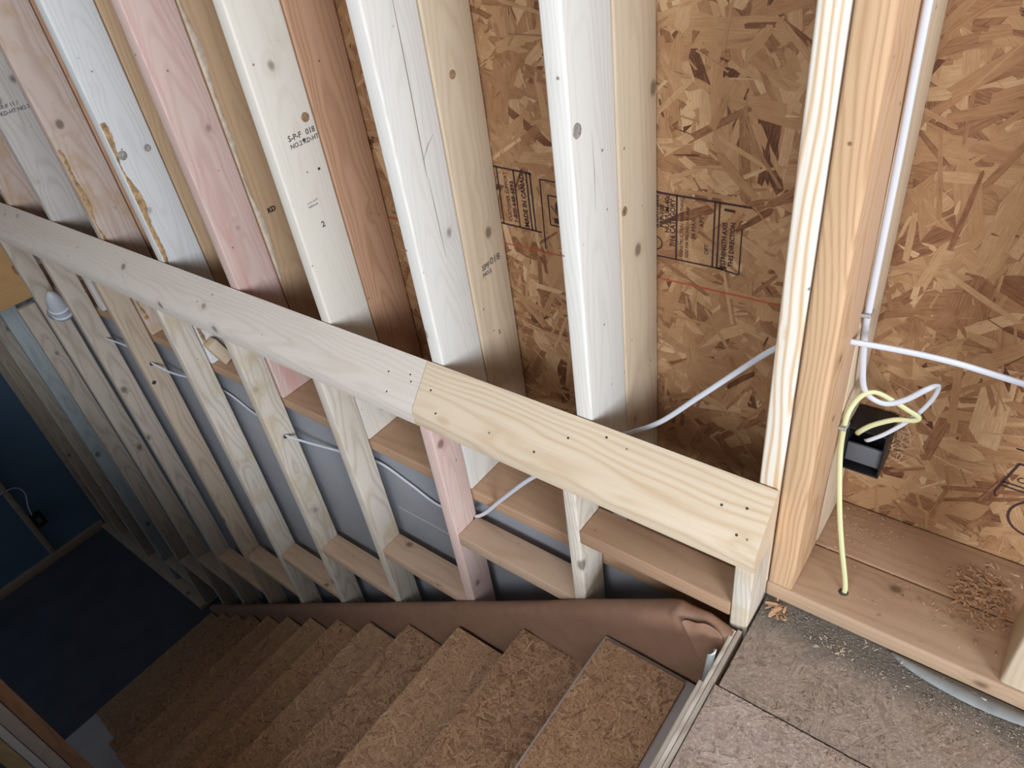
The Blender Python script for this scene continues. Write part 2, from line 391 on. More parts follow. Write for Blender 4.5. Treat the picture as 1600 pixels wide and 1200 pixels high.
# landing floor: two strand board panels with a joint, plus the rest of the upper floor
def up(u, v, d): return (u, v, d)
toneL = lambda R: R.gauss(.5, .17)
fl = osb_object('floor', (-.237, 3.2, -3.4, .651, -.019, -.0016), lambda u, v, d: (u, v, -.0016 + d),
                [strands_data((-.237, .62, .0, .651), 6000, (.03, .09), (.004, .016), 21, .0010, tonef=toneL)], M['osb_floor'])
tag(fl, 'dusty strand board landing floor at the top of the stairs', kind='structure')
fp = osb_object('floor_panel', (-.231, 3.2, .6545, .885, -.019, -.0022), lambda u, v, d: (u, v, -.0022 + d),
                [strands_data((-.231, .62, .6545, .885), 2400, (.03, .09), (.004, .016), 22, .0010, tonef=toneL)], M['osb_floor_dirty'], fl)
tag(fp, 'grimy grey strip of floor board along the wall plate')
board('floor_slab', -5.4, -.24, -3.4, -.42, -.30, 0, M['plaster'], fl, bev=0)
board('floor_slab', -5.4, -4.03, -.418, .78, -.29, 0, M['plaster'], fl, bev=0)
board('rim_joist', -.222, -.184, -3.3, .88, -.30, -.0195, M['plate'], fl)
c = board('ceiling', -5.5, 3.3, -3.5, 1.2, 2.5, 2.55, M['plaster'], bev=0); tag(c, 'plain ceiling above the room', kind='structure')
c = board('wall_right', 3.2, 3.25, -3.5, 1.2, -.3, 2.5, M['plaster'], bev=0); tag(c, 'plain wall behind the landing', kind='structure')
c = board('wall_front', -5.5, 3.3, -3.5, -3.4, Z_LOW, 2.5, M['plaster'], bev=0); tag(c, 'plain wall opposite the sheathed wall', kind='structure')
c = board('wall_left', -5.5, -5.401, -3.4, 1.2, -.29, 2.5, M['plaster'], bev=0); tag(c, 'plain upper wall past the stair opening', kind='structure')

# prints on the sheathing
def line(x0, z0, x1, z1, w, mat=None, par=wb, name='printed_line'):
    d = Vector((x1 - x0, 0, z1 - z0)); n = Vector((-d.z, 0, d.x)).normalized() * (w / 2)
    P = [Vector((x0, YI, z0)) - n, Vector((x1, YI, z1)) - n, Vector((x1, YI, z1)) + n, Vector((x0, YI, z0)) + n]
    V = [tuple(p) for p in P] + [tuple(p + Vector((0, .0003, 0))) for p in P]
    return V, [(0, 1, 2, 3), (7, 6, 5, 4), (0, 4, 5, 1), (1, 5, 6, 2), (2, 6, 7, 3), (3, 7, 4, 0)]
def lines(name, L, mat):
    V = []; F = []
    for l in L:
        v, f = line(*l); b = len(V); V += v; F += [tuple(i + b for i in q) for q in f]
    return mesh_obj(name, V, F, mat, wb)
lines('red_line', [(-4.2, .457, -.28, .462, .0028)], M['redink'])
lines('stamp_frame', [(-1.03, .647, -.905, .642, .004), (-1.03, .513, -.893, .509, .004), (-.998, .646, -.998, .512, .0035), (-.952, .644, -.952, .511, .0035), (-.918, .643, -.918, .510, .004), (-.908, .643, -.908, .510, .004),
                      (-.883, .633, -.80, .630, .003), (-.883, .633, -.886, .47, .003), (-.866, .600, -.80, .598, .003), (-.866, .600, -.866, .532, .003), (-.866, .532, -.80, .530, .003)], M['ink'])
lines('stamp_frame', [(-.63, .645, -.425, .643, .004), (-.63, .512, -.47, .512, .003), (-.568, .644, -.568, .512, .0035), (-.493, .643, -.493, .513, .003), (-.484, .643, -.484, .512, .003),
                      (-.484, .512, -.442, .507, .003), (-.440, .60, -.440, .507, .0025)], M['ink'])
lines('stamp_frame', [(.058, .292, .20, .292, .003), (.052, .186, .07, .262, .004), (.070, .262, .2, .262, .004), (.058, .214, .2, .21, .003), (.058, .205, .2, .200, .003), (.052, .186, .056, .176, .003)], M['ink'])
def vtext(s, x, z, size, mat=None, **k):   # reads upwards
    return text('printed_words', s, size, mat or M['ink'], (x, YI, z), (0, 0, 1), (-1, 0, 0), wb, **k)
vtext('CUSTOMER SUPPORT', -.972, .522, .0125, sx=.95)
vtext('1-800-648-6893', -.956, .520, .0145, sx=1.05, offset=.0003)
vtext('MADE IN CANADA', -.926, .515, .0165, sx=.95, offset=.0005)
vtext('SHEATHING', -.606, .572, .0125, offset=.0003)
vtext('PRP-108', -.594, .575, .0135, offset=.0003)
vtext('HUD/UM-40c', -.583, .566, .0135, offset=.0003)
vtext('7/16 CATEGORY', -.571, .538, .015, offset=.0003, sx=.9)
vtext('CONSTRUCTION SHEATHING', -.554, .52, .0095, sx=.95)
vtext('SIZED FOR SPACING 16 IN. AND', -.543, .52, .0085, sx=.85)
vtext('24 MAX', -.529, .562, .0125)
vtext('APT', -.513, .590, .0125)
vtext('OPT', -.502, .535, .0115)
vtext('STRENGTH AXIS', -.468, .520, .0125, sx=.95, offset=.0003)
vtext('THIS DIRECTION', -.453, .520, .0125, sx=.95, offset=.0003)
text('printed_words', 'CANADA', .018, M['ink'], (.075, YI, .222), (1, 0, 0), (0, 0, 1), wb)
def disc_ring(name, cx, cz, r0, r1, mat):
    V = []; F = []; n = 28
    for k in range(n):
        a = 2 * math.pi * k / n
        for r in (r0, r1): V += [(cx + r * math.cos(a), YI, cz + r * math.sin(a)), (cx + r * math.cos(a), YI + .0003, cz + r * math.sin(a))]
    for k in range(n):
        a = 4 * k; b = 4 * ((k + 1) % n)
        F += [(a, a + 2, b + 2, b), (a + 1, b + 1, b + 3, a + 3), (a, b, b + 1, a + 1), (a + 2, a + 3, b + 3, b + 2)]
    mesh_obj(name, V, F, mat, wb)
disc_ring('stamp_mark', -.612, .540, .0125, .0150, M['ink'])
disc_ring('stamp_mark', -.830, .575, .008, .020, M['ink'])
lines('stamp_mark', [(-.855, .545, -.82, .543, .012), (-.478, .516, -.465, .5155, .006), (-.475, .632, -.455, .631, .005)], M['ink'])
disc_ring('stamp_mark', .125, .150, .040, .044, M['ink'])

# header beam across the far end of the opening
hb = empty('header_beam', (-3.95, 0, -.3), 'orange header beam crossing the far end of the stair opening', 'beam')
board('beam_ply', -3.985, -3.952, -.418, .893, -.300, -.002, M['orange'], hb)
board('beam_ply', -4.022, -3.987, -.418, .893, -.300, -.002, M['orange'], hb)
text('printed_mark', 'T', .05, M['ink'], (-3.9515, .70, -.20), (0, 1, 0), (0, 0, 1), hb, offset=.003)

# ---------------------------------------------------------------- wall plates
def plate(name, x0, x1, y0, y1, z0, z1, mat, label):
    o = board(name, x0, x1, y0, y1, z0, z1, mat, bev=.005, seg=3); return tag(o, label, 'plate', 'bottom plates of the tall wall')
plate('bottom_plate', -.236, 1.2, .870, 1.004, .0005, .038, M['plateedge'], 'front bottom plate on the landing with a pale rounded edge')
plate('bottom_plate', -.236, 1.2, 1.006, 1.143, .0005, .0375, M['plate'], 'rear bottom plate on the landing against the sheathing')
plate('bottom_plate', -3.945, -.238, .872, 1.004, -.158, -.120, M['plate'], 'brown front bottom plate on the grey foundation below the cap')
plate('bottom_plate', -3.945, -.238, 1.006, 1.143, -.158, -.1205, M['plate'], 'brown rear bottom plate on the foundation against the sheathing')

# ---------------------------------------------------------------- tall studs
GI = 'front row studs of the tall wall'; GO = 'rear row studs of the tall wall'
def stud(x0, x1, y0, y1, z0, z1, mat, label, group, bev=.005, name='wall_stud'):
    return tag(board(name, x0, x1, y0, y1, z0, z1, M[mat], bev=bev, seg=3), label, 'stud', group)
ZT = 2.498
inner = [
 (-.234, -.190, .0385, 'fir', 'golden fir stud standing on the landing plate beside the white cable'),
 (-.273, -.2365, -.1195, 'stripe', 'cream stud with bold amber grain stripes at the end of the cap'),
 (-.645, -.607, -.1195, 'white', 'bright white front stud, first to the left of the striped one'),
 (-1.040, -1.002, -.1195, 'white', 'bright white front stud with a long split, rising at the cap joint'),
 (-1.432, -1.394, -.1195, 'cream', 'cream front stud with a black grade stamp and the numeral 2'),
 (-1.840, -1.797, -.1195, 'pink', 'pink front stud with red streaks'),
 (-2.245, -2.203, -.1195, 'bluewhite', 'bluish white front stud with two ringed knots and a barky edge'),
 (-2.648, -2.610, -.1195, 'pinkgrey', 'dull pink front stud with orange stain, left of the bluish white one'),
 (-3.040, -3.002, -.1195, 'grey', 'grey front stud with a faded stamp near the left border'),
 (-3.440, -3.402, -.1195, 'pinkgrey', 'brownish pink front stud in the upper left corner above the cap'),
 (-3.840, -3.802, -.1195, 'grey', 'front stud farthest left, nearest the header beam')]
IS = []
for x0, x1, z0, m, lab in inner: IS.append(stud(x0, x1, .872, 1.003, z0, ZT, m, lab, GI))
outer = [
 (-.234, -.190, .038, 'warm', 'pale rear stud behind the golden fir stud'),
 (-.645, -.607, -.120, 'warm', 'cream rear stud with dark knots behind the first white stud'),
 (-1.040, -1.002, -.120, 'warm', 'cream rear stud with a small grade stamp behind the split white stud'),
 (-1.432, -1.394, -.120, 'redbrown', 'reddish brown rear stud behind the stamped cream stud'),
 (-1.840, -1.797, -.120, 'tan', 'tan rear stud with a barky edge behind the pink stud'),
 (-2.245, -2.203, -.120, 'tan', 'tan rear stud behind the bluish white stud'),
 (-2.648, -2.610, -.120, 'redbrown', 'brown rear stud behind the dull pink stud')]
OS = []
for x0, x1, z0, m, lab in outer: OS.append(stud(x0, x1, 1.0065, 1.142, z0, ZT, m, lab, GO))
rs = stud(.140, .182, .874, 1.003, .0385, ZT, 'warm', 'pale yellow stud at the right border standing on the landing plate', GI)
# barky edges (wane)
def bark(par, x, y, z0, z1, seed, w=.012, mat='bark'):
    R = random.Random(seed); V = []; F = []; n = 90
    for i in range(n + 1):
        z = z0 + (z1 - z0) * i / n
        ww = w * (.5 + .5 * math.sin(i * .23 + seed) * math.sin(i * .071 + seed * 2)) + R.uniform(0, .004)
        ww = max(ww, .001)
        V += [(x + .0009, y - .0006, z), (x + .0011 + R.uniform(0, .0015), y + ww * .5, z), (x + .0009, y + ww, z), (x - .004, y - .0009, z)]
    for i in range(n):
        a = 4 * i
        F += [(a, a + 1, a + 5, a + 4), (a + 1, a + 2, a + 6, a + 5), (a + 3, a, a + 4, a + 7)]
    mesh_obj('bark_edge', V, F, M[mat], par, smooth=True)
bark(IS[6], -2.203, .875, -.05, .72, 3, .022)
bark(IS[7], -2.610, .875, -.05, .60, 5, .016)
bark(OS[4], -1.797, 1.008, .25, 1.3, 8, .016, 'shaving2')
# stamps and knots on studs
def sidetext(par, s, x, y, z, size, tilt=0, mat='greyink', **k):
    u = Vector((0, math.cos(tilt), math.sin(tilt))); v = Vector((0, -math.sin(tilt), math.cos(tilt)))
    return text('grade_stamp', s, size, M[mat], (x + .0004, y, z), u, v, par, **k)
sidetext(IS[4], 'S-P-F', -1.394, .918, .7365, .018, offset=.0004); sidetext(IS[4], '018', -1.394, .968, .7365, .018, offset=.0004)
sidetext(IS[4], 'NO.2 KD-HT', -1.394, .918, .7200, .0145, offset=.0003)
sidetext(IS[4], '2', -1.394, .936, .524, .020, offset=.0006); sidetext(IS[4], 'x 6 x 10 FT', -1.394, .915, .59, .007); sidetext(IS[4], 'PREMIUM', -1.394, .915, .58, .007)
sidetext(OS[2], 'SPF', -1.002, 1.050, .434, .019, offset=.0005); sidetext(OS[2], 'NO.2', -1.002, 1.050, .419, .013, offset=.0005); sidetext(OS[2], '018', -1.002, 1.080, .436, .024, offset=.0004)
sidetext(OS[4], 'KD', -1.797, 1.045, .445, .02, offset=.001, mat='ink'); sidetext(OS[2], '2', -1.002, 1.07, .25, .016, offset=.0004)
sidetext(IS[8], 'S-P-F 11 /', -3.002, .89, .69, .018, offset=.0004); sidetext(IS[8], 'KD-HT NO.2', -3.002, .89, .67, .018, offset=.0004)
def knot(par, x, y, z, r, dark='nail'):
    lathe('knot', [(r * 1.0, 0), (r * .96, .0009), (r * .7, .0006), (r * .35, .0009), (.0003, .0005)], M[dark], (x - .0002, y, z), (1, 0, 0), par, 18)
M['knotbrown'] = plain('knot_brown', (.30, .19, .11), .6, 160, .5, .4); M['knotgrey'] = plain('knot_grey', (.36, .33, .30), .6, 160, .5, .4)
knot(IS[4], -1.394, .979, .772, .011, 'knotbrown'); knot(IS[6], -2.203, .895, .622, .014, 'knotgrey'); knot(IS[6], -2.203, .973, .617, .011, 'knotgrey')
knot(IS[4], -1.394, .958, .728, .004); knot(IS[4], -1.394, .975, .655, .0035)
knot(IS[2], -.607, .890, .845, .012, 'knotgrey'); knot(OS[1], -.607, 1.02, .66, .009, 'knotbrown'); knot(OS[2], -1.002, 1.06, .86, .009, 'knotbrown')

# ---------------------------------------------------------------- guard wall in front
ZB = .1545
GG = 'studs of the low guard wall'
guard = [
 (-.270, -.236, ZB, 'guard', 'short-looking end stud of the guard wall beside the landing edge'),
 (-.634, -.603, ZB, 'guard', 'pale guard stud with a bright edge, second from the landing'),
 (-1.036, -1.000, ZB, 'pink', 'pinkish guard stud that the white cable enters, below the cap joint'),
 (-1.426, -1.390, ZB, 'guard', 'pale guard stud with nail holes, left of the pinkish one'),
 (-1.840, -1.802, ZB, 'guard', 'guard stud with an amber stain and a cable hole at its top'),
 (-2.246, -2.208, ZB, 'guard', 'guard stud with twin grain lines beside the wood offcut'),
 (-2.664, -2.626, ZB, 'guardbrown', 'brownish guard stud with a cable bend pinned to its side'),
 (-3.100, -3.062, ZB, 'guardgrey', 'grey guard stud with a small square mark, right of the domed fixture'),
 (-3.510, -3.472, ZB, 'guardgrey', 'guard stud carrying the domed plastic fixture'),
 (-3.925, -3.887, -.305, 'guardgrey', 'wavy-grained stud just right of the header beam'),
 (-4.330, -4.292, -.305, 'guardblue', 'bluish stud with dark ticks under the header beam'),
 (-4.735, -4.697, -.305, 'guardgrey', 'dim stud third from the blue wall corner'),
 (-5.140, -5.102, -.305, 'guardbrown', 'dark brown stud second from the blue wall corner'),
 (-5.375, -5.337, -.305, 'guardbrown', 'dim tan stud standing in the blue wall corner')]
GS = []
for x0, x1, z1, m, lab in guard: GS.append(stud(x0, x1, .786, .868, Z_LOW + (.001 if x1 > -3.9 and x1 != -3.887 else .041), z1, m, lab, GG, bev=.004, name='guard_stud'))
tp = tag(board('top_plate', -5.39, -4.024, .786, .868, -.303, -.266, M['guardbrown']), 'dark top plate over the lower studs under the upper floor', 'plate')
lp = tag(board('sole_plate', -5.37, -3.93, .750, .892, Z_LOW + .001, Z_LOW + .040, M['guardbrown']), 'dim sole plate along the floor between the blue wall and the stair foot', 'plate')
# blocking
zb = [.043, -.212, -.52, -.775, -1.08, -1.36, -1.65, -1.93, -2.22, -2.50]
labs = ['pale block between the end stud and the second guard stud', 'reddish block with a bark pocket in its edge, under the white cable',
 'tan block left of the pinkish guard stud', 'tan block in the third bay left of the cable bay', 'tan block in the bay left of the amber stained stud',
 'block below the wood offcut bay', 'dim block below the grey guard stud', 'dim block below the domed fixture', 'dark block beside the bottom steps', 'lowest dark block near the stair foot']
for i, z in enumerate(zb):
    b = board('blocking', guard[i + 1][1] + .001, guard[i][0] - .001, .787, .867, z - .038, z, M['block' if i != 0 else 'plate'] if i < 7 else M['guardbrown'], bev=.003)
    tag(b, labs[i], 'block', 'fire blocks between the guard studs')
# sloped cap in two pieces
def cap(x0, x1, mat, label, sk0=0., sk1=0.):
    prof = [(.786, .155), (.7845, .160), (.7835, .185), (.7850, .196), (.789, .2035), (.863, .285), (.8665, .287), (.8690, .284), (.8695, .276), (.8695, .155)]
    n = len(prof); N = 26; V = []; F = []; R = random.Random(int(x0 * 100))
    cx = (x0 + x1) / 2
    for i in range(N + 1):
        for j, (y, z) in enumerate(prof):
            t = i / N; wob = (R.uniform(-.0006, .0006) if 1 < j < 5 else 0)
            x = x0 + (x1 - x0) * t
            if i == 0: x += sk0 * (1 - (y - .786) / .084)
            if i == N: x += sk1 * (1 - (y - .786) / .084)
            # local frame: fibre along z
            V.append((y - .82 + wob, z - .2 + wob, x - cx))
    for i in range(N):
        for j in range(n):
            F.append((i * n + j, (i + 1) * n + j, (i + 1) * n + (j + 1) % n, i * n + (j + 1) % n))
    F.append(tuple(range(n))); F.append(tuple(N * n + j for j in range(n))[::-1])
    me = bpy.data.meshes.new('cap_mesh'); me.from_pydata(V, [], F)
    bm = bmesh.new(); bm.from_mesh(me); bmesh.ops.recalc_face_normals(bm, faces=bm.faces)
    for f in bm.faces: f.smooth = len(f.verts) == 4
    bm.to_mesh(me); bm.free()
    try: me.set_sharp_from_angle(angle=.9)
    except Exception: pass
    o = link('cap_board', me, M[mat])
    o.matrix_basis = Matrix(((0, 0, 1, cx), (1, 0, 0, .82), (0, 1, 0, .2), (0, 0, 0, 1)))
    return tag(o, label, 'cap', 'sloped cap boards on the guard wall')
capL = cap(-3.948, -1.0465, 'capa', 'long pale cap board running off the left border')
capR = cap(-1.0445, -.236, 'capb', 'yellow cap board with flame grain ending at the landing')
def nailhole(par, x, y, z, r=.0026):
    nrm = Vector((0, -.083, .08)).normalized()
    lathe('nail', [(r, -.001), (r, .0004), (r * .6, .0007), (.0002, .0002)], M['nail'], (x, y, z), nrm, par, 10)
for p in [(-.317, .827), (-.275, .834), (-.277, .801), (-.563, .853), (-.641, .834), (-.705, .799), (-1.009, .825), (-.976, .795)]:
    nailhole(capR, p[0], p[1], .2035 + (p[1] - .789) * 1.1014)
for p in [(-1.081, .836), (-1.073, .826), (-1.135, .797), (-1.148, .828), (-1.9, .84), (-2.75, .83), (-2.8, .80)]:
    nailhole(capL, p[0], p[1], .2035 + (p[1] - .789) * 1.1014, .0023)
# small offcut lodged behind the cap
oc = tag(board('wood_offcut', -2.195, -2.155, .880, .920, -.117, -.02, M['warm']), 'small wood offcut with a pale sawn end wedged below the cap', 'offcut')
oc.rotation_euler.rotate_axis('X', .35)
# domed fixture on a guard stud
fx = empty('domed_fixture', (-3.33, .80, -.17), 'grey white domed plastic fixture with two ring bands between guard studs', 'fixture')
lathe('mounting_flange', [(.035, 0), (.037, .004), (.035, .012), (.024, .016)], M['pvcdark'], (-3.4715, .826, -.22), (1, 0, 0), fx)
ax = (.35, -.12, .93)
lathe('dome_body', [(.034, 0), (.039, .004), (.039, .05), (.038, .072), (.034, .10), (.026, .13), (.014, .150), (.003, .158)], M['pvc'], (-3.350, .822, -.205), ax, fx)
lathe('ring_band', [(.039, .014), (.044, .016), (.044, .024), (.039, .026)], M['cable'], (-3.350, .822, -.205), ax, fx)
lathe('ring_band', [(.039, .050), (.044, .052), (.044, .060), (.039, .062)], M['cable'], (-3.350, .822, -.205), ax, fx)

# ---------------------------------------------------------------- staircase
st = empty('staircase', (-3.95, .3, Z_LOW), 'wooden staircase with strand board treads descending to the blue wall', 'stairs')
RISE = .197; RUN = .2625
var = [strands_data((-.125, .125, -.425, .425), 1500, (.018, .06), (.003, .011), 50 + k, .0009, tonef=lambda R: R.gauss(.5, .2) if R.random() > .06 else .08) for k in range(4)]
R0 = random.Random(4)
for k in range(1, 14):
    xn = -.525 - RUN * (k - 1); zt = -RISE * k; y0 = -.115 if k < 11 else -.345
    x_back = xn + RUN + .020 if k > 1 else -.262
    tr = board('tread', xn, x_back, y0, .7435, zt - .040, zt - .0125, M['tread_bare'], st, bev=.004, grain=1)
    j = R0.uniform(-.004, .004)
    bx0 = xn + (.008 if k != 1 else .010); bx1 = min(x_back - .020, xn + .262) if k > 1 else xn + .198
    yy0 = -.105 if k < 11 else -.075; yy1 = .737 + j if k not in (2, 6) else .7425
    if k == 1: yy1 = .728
    sv, sf, suv, stn = var[k % 4]
    cx = (bx0 + bx1) / 2; cy = (yy0 + yy1) / 2; fx_ = (bx1 - bx0) / .25; fy = (yy1 - yy0) / .85
    osb_object('tread_panel', (bx0, bx1, yy0, yy1, zt - .0122, zt - .001), lambda u, v, d, cx=cx, cy=cy, a=fx_, b=fy, z=zt: (cx + u * a, cy + v * b, z - .001 + d),
               [(sv, sf, suv, stn)], M['osb_tread'], tr)
    board('riser', xn + .022, xn + .040, y0 + .002, .741, zt - RISE + .0005, zt - .0405, M['tread_bare'], st, bev=0)
# plywood plies at the landing edge
pl = empty('landing_edge_plywood', (-.25, .3, -.19), 'stacked plywood edges between the first tread and the landing', 'plywood')
board('ply', -.2485, -.2400, -.3, .776, -.205, -.006, M['ply'], pl, bev=.001, grain=1)
board('ply', -.2575, -.2495, -.3, .772, -.205, -.007, M['ply'], pl, bev=.001, grain=1)
board('ply', -.2665, -.2585, -.3, .652, -.205, -.014, M['ply'], pl, bev=.001, grain=1)
board('ply', -.2740, -.2675, -.3, .640, -.1825, -.045, M['ply'], pl, bev=.001, grain=1)

# kraft paper over the stringer
def paper():
    V = []; F = []; NX = 260; prof = [(.786, -.012), (.781, -.002), (.774, .002), (.763, .0), (.754, -.008), (.7490, -.022), (.7470, -.045), (.7465, -.08), (.7465, -.12), (.7465, -.16), (.7465, -.20), (.7465, -.24), (.7465, -.29), (.7465, -.35)]
    R = random.Random(9); n = len(prof)
    def zt(x):
        return .003 if x > -.360 else .003 - .764 * (-.360 - x)
    for i in range(NX + 1):
        t = i / NX; x = -.243 - (3.72 - .243) * (t ** 1.6)
        for j, (y, dz) in enumerate(prof):
            z = zt(x) + dz
            tri = lambda q: abs((q % 2) - 1) * 2 - 1
            w = .0022 * math.sin(x * 9 + j * .4) + .0012 * math.sin(x * 31 + j) + .0016 * math.sin(x * 4.7 + z * 11)
            yy = y + w * (1 if j > 2 else .3)
            if x > -.62:
                # crease running down to the right
                cx = -.385 + (.005 - z) * .62; d = x - cx
                g = max(0, min(1, (z + .19) / .2))
                yy -= .004 * math.exp(-(d / .006) ** 2) * (1 if z < -.02 else 0) + (.004 * g * (1 - math.exp(-max(d, 0) / .012)))
                yy += .0028 * tri(z * 16 + x * 13) * max(0, min(1, (x + .36) / .08)) * (.8 if j > 3 else .2)
                z += (.0030 * tri(x * 21 + j * .35) * max(0, min(1, (x + .36) / .05)) - .012 * max(0, min(1, (x + .30) / .05))) * (1 if j < 6 else 0)
            if j == 0: z += R.uniform(-.0012, .0012)
            V.append((x, min(yy, .7855) if j > 0 else yy, z))
    for i in range(NX):
        for j in range(n - 1): F.append((i * n + j, i * n + j + 1, (i + 1) * n + j + 1, (i + 1) * n + j))
    me = bpy.data.meshes.new('paper_mesh'); me.from_pydata(V, [], F); me.polygons.foreach_set('use_smooth', [True] * len(F))
    o = link('kraft_paper', me, M['kraft'])
    s = o.modifiers.new('thickness', 'SOLIDIFY'); s.thickness = .0006; s.offset = 1
    return tag(o, 'creased brown kraft paper lapped over the stair stringer', 'paper')
pap = paper()
# folded flap of the paper near the landing
L = [(-.344, -.003), (-.337, -.020), (-.324, -.052), (-.306, -.088), (-.283, -.118)]
Rr = [(-.300, .010), (-.276, .006), (-.262, -.010), (-.262, -.030), (-.268, -.060)]
V = []; F = []
for i, (a, b) in enumerate(zip(L, Rr)):
    for k in range(7):
        t = k / 6
        x = a[0] + (b[0] - a[0]) * t; z = a[1] + (b[1] - a[1]) * t
        y = .7375 + .008 * t + .0022 * math.sin(t * 7 + i * 1.3) - (.0035 * math.exp(-(t / .12) ** 2))
        V.append((x, y, z))
for i in range(4):
    for k in range(6):
        a = i * 7 + k; F.append((a, a + 1, a + 8, a + 7))
fo = mesh_obj('paper_fold', V, F, M['kraft'], pap, smooth=True)
m_ = fo.modifiers.new('sub', 'SUBSURF'); m_.levels = 2; m_.render_levels = 2
m_ = fo.modifiers.new('thickness', 'SOLIDIFY'); m_.thickness = .0008
# stringer under the paper
sx0, sx1 = -.30, -3.70
def zline(x): return .02 - .7665 * (-.351 - x)
V = []
for y in (.757, .777):
    V += [(-.262, y, -.022), (-.36, y, -.026), (-3.70, y, zline(-3.70) - .045), (-3.70, y, zline(-3.70) - .20), (-.262, y, -.28)]
o = mesh_obj('stringer', V, [(0, 1, 2, 3, 4), (9, 8, 7, 6, 5), (0, 5, 6, 1), (1, 6, 7, 2), (2, 7, 8, 3), (3, 8, 9, 4), (4, 9, 5, 0)], M['plate'], st)
# curled strip
V = []; F = []
for i in range(15):
    a = -.6 + i * .27; r = .0125 - .0003 * i
    x = -.277 + r * math.sin(a) * .8; yb = .713 - r * math.cos(a) * .8
    V += [(x + .007, yb, .004 - .0026 * abs(i - 7)), (x - .004, yb + .004, -.135)]
for i in range(14): F.append((2 * i, 2 * i + 1, 2 * i + 3, 2 * i + 2))
cs = mesh_obj('curled_strip', V, F, M['curl'], smooth=True)
m_ = cs.modifiers.new('thickness', 'SOLIDIFY'); m_.thickness = .0008
tag(cs, 'small pale curled plastic strip standing in the corner of the first tread', 'strip')

# ---------------------------------------------------------------- near side framing, bottom left
GN = 'framing on the near side of the stairwell'
for y0, y1, m, lab in [(-.190, -.154, 'redbrown', 'dark brown upright nearest the stairs in the lower left corner'),
                       (-.229, -.192, 'grey', 'grey brown upright next to the dark brown one'),
                       (-.300, -.256, 'yellowwood', 'yellowish upright at the very lower left corner')]:
    tag(board('side_stud', -2.138, -2.10, y0, y1, Z_LOW + .001, -.31, M[m], bev=.003), lab, 'stud', GN)
tag(board('drywall_edge', -2.138, -2.10, -.254, -.231, Z_LOW + .001, -.31, M['whiteboard'], bev=.001), 'white panel edge between the grey and the yellowish uprights', 'panel')

# ---------------------------------------------------------------- cables
c1 = tube('white_cable', [(.75, .96, .48), (.40, .995, .485), (.031, 1.0, .519), (-.08, .985, .537), (-.195, .962, .545), (-.25, .955, .54), (-.297, .95, .506), (-.35, .95, .445), (-.424, .948, .357), (-.50, .945, .268), (-.576, .94, .208), (-.65, .915, .165), (-.73, .882, .085), (-.80, .872, .02), (-.90, .866, -.10), (-.96, .862, -.175), (-1.002, .861, -.211), (-1.06, .880, -.25), (-1.173, .884, -.284), (-1.28, .884, -.252), (-1.396, .884, -.222), (-1.50, .882, -.245), (-1.604, .878, -.262), (-1.72, .855, -.262), (-1.80, .832, -.247), (-1.88, .85, -.26), (-2.077, .882, -.301), (-2.233, .884, -.262), (-2.42, .87, -.262), (-2.553, .85, -.263), (-2.62, .826, -.225), (-2.70, .84, -.24), (-2.9, .87, -.27), (-3.08, .84, -.25)],
          .0052, M['cable'], None, flat=.62)
tag(c1, 'long white cable running through the studs from the right border down behind the guard wall', 'cable')
c2 = tube('white_cable', [(-.183, .955, 1.9), (-.183, .965, 1.4), (-.182, .974, 1.0), (-.182, .990, .815), (-.182, 1.000, .586), (-.1835, 1.014, .54), (-.182, 1.022, .50), (-.178, 1.028, .455), (-.172, 1.035, .415), (-.160, 1.045, .390), (-.136, 1.05, .382), (-.11, 1.055, .397), (-.085, 1.06, .425), (-.072, 1.075, .425), (-.076, 1.078, .392), (-.095, 1.070, .352), (-.125, 1.062, .312), (-.150, 1.062, .284), (-.157, 1.078, .268)],
          .0052, M['cable'], None, flat=.6, taper=lambda t: 1 if t < .72 else .75)
tag(c2, 'white cable coming down the golden fir stud and looping into the black box', 'cable')
c3 = tube('yellow_cable', [(-.111, .92, .030), (-.113, .922, .06), (-.135, .94, .13), (-.154, .96, .192), (-.172, .985, .260), (-.181, 1.0, .302), (-.1825, 1.0, .356), (-.181, 1.01, .382), (-.172, 1.03, .399), (-.155, 1.045, .403), (-.129, 1.055, .389), (-.105, 1.058, .376), (-.086, 1.062, .364), (-.092, 1.062, .354), (-.119, 1.060, .346), (-.150, 1.058, .322), (-.168, 1.062, .296), (-.173, 1.080, .275)],
          .0048, M['yellowcable'], None, flat=.62)
tag(c3, 'yellow cable rising from the plate to the black box beside the fir stud', 'cable')
def staple(x, y, z, label, ang=0.):
    e = empty('cable_staple', (x, y, z), label, 'staple', 'cable staples')
    board('crown', x + .004, x + .0075, y - .011, y + .011, z - .003, z + .003, M['steel'], e, bev=.0008)
    for s in (-1, 1): board('leg', x - .006, x + .0065, y + s * .0095 - .0012, y + s * .0095 + .0012, z - .0028, z + .0028, M['steel'], e, bev=.0005)
staple(-.184, 1.002, .575, 'steel staple holding the white cable to the fir stud')
staple(-.184, 1.000, .352, 'steel staple holding the yellow cable above the black box')

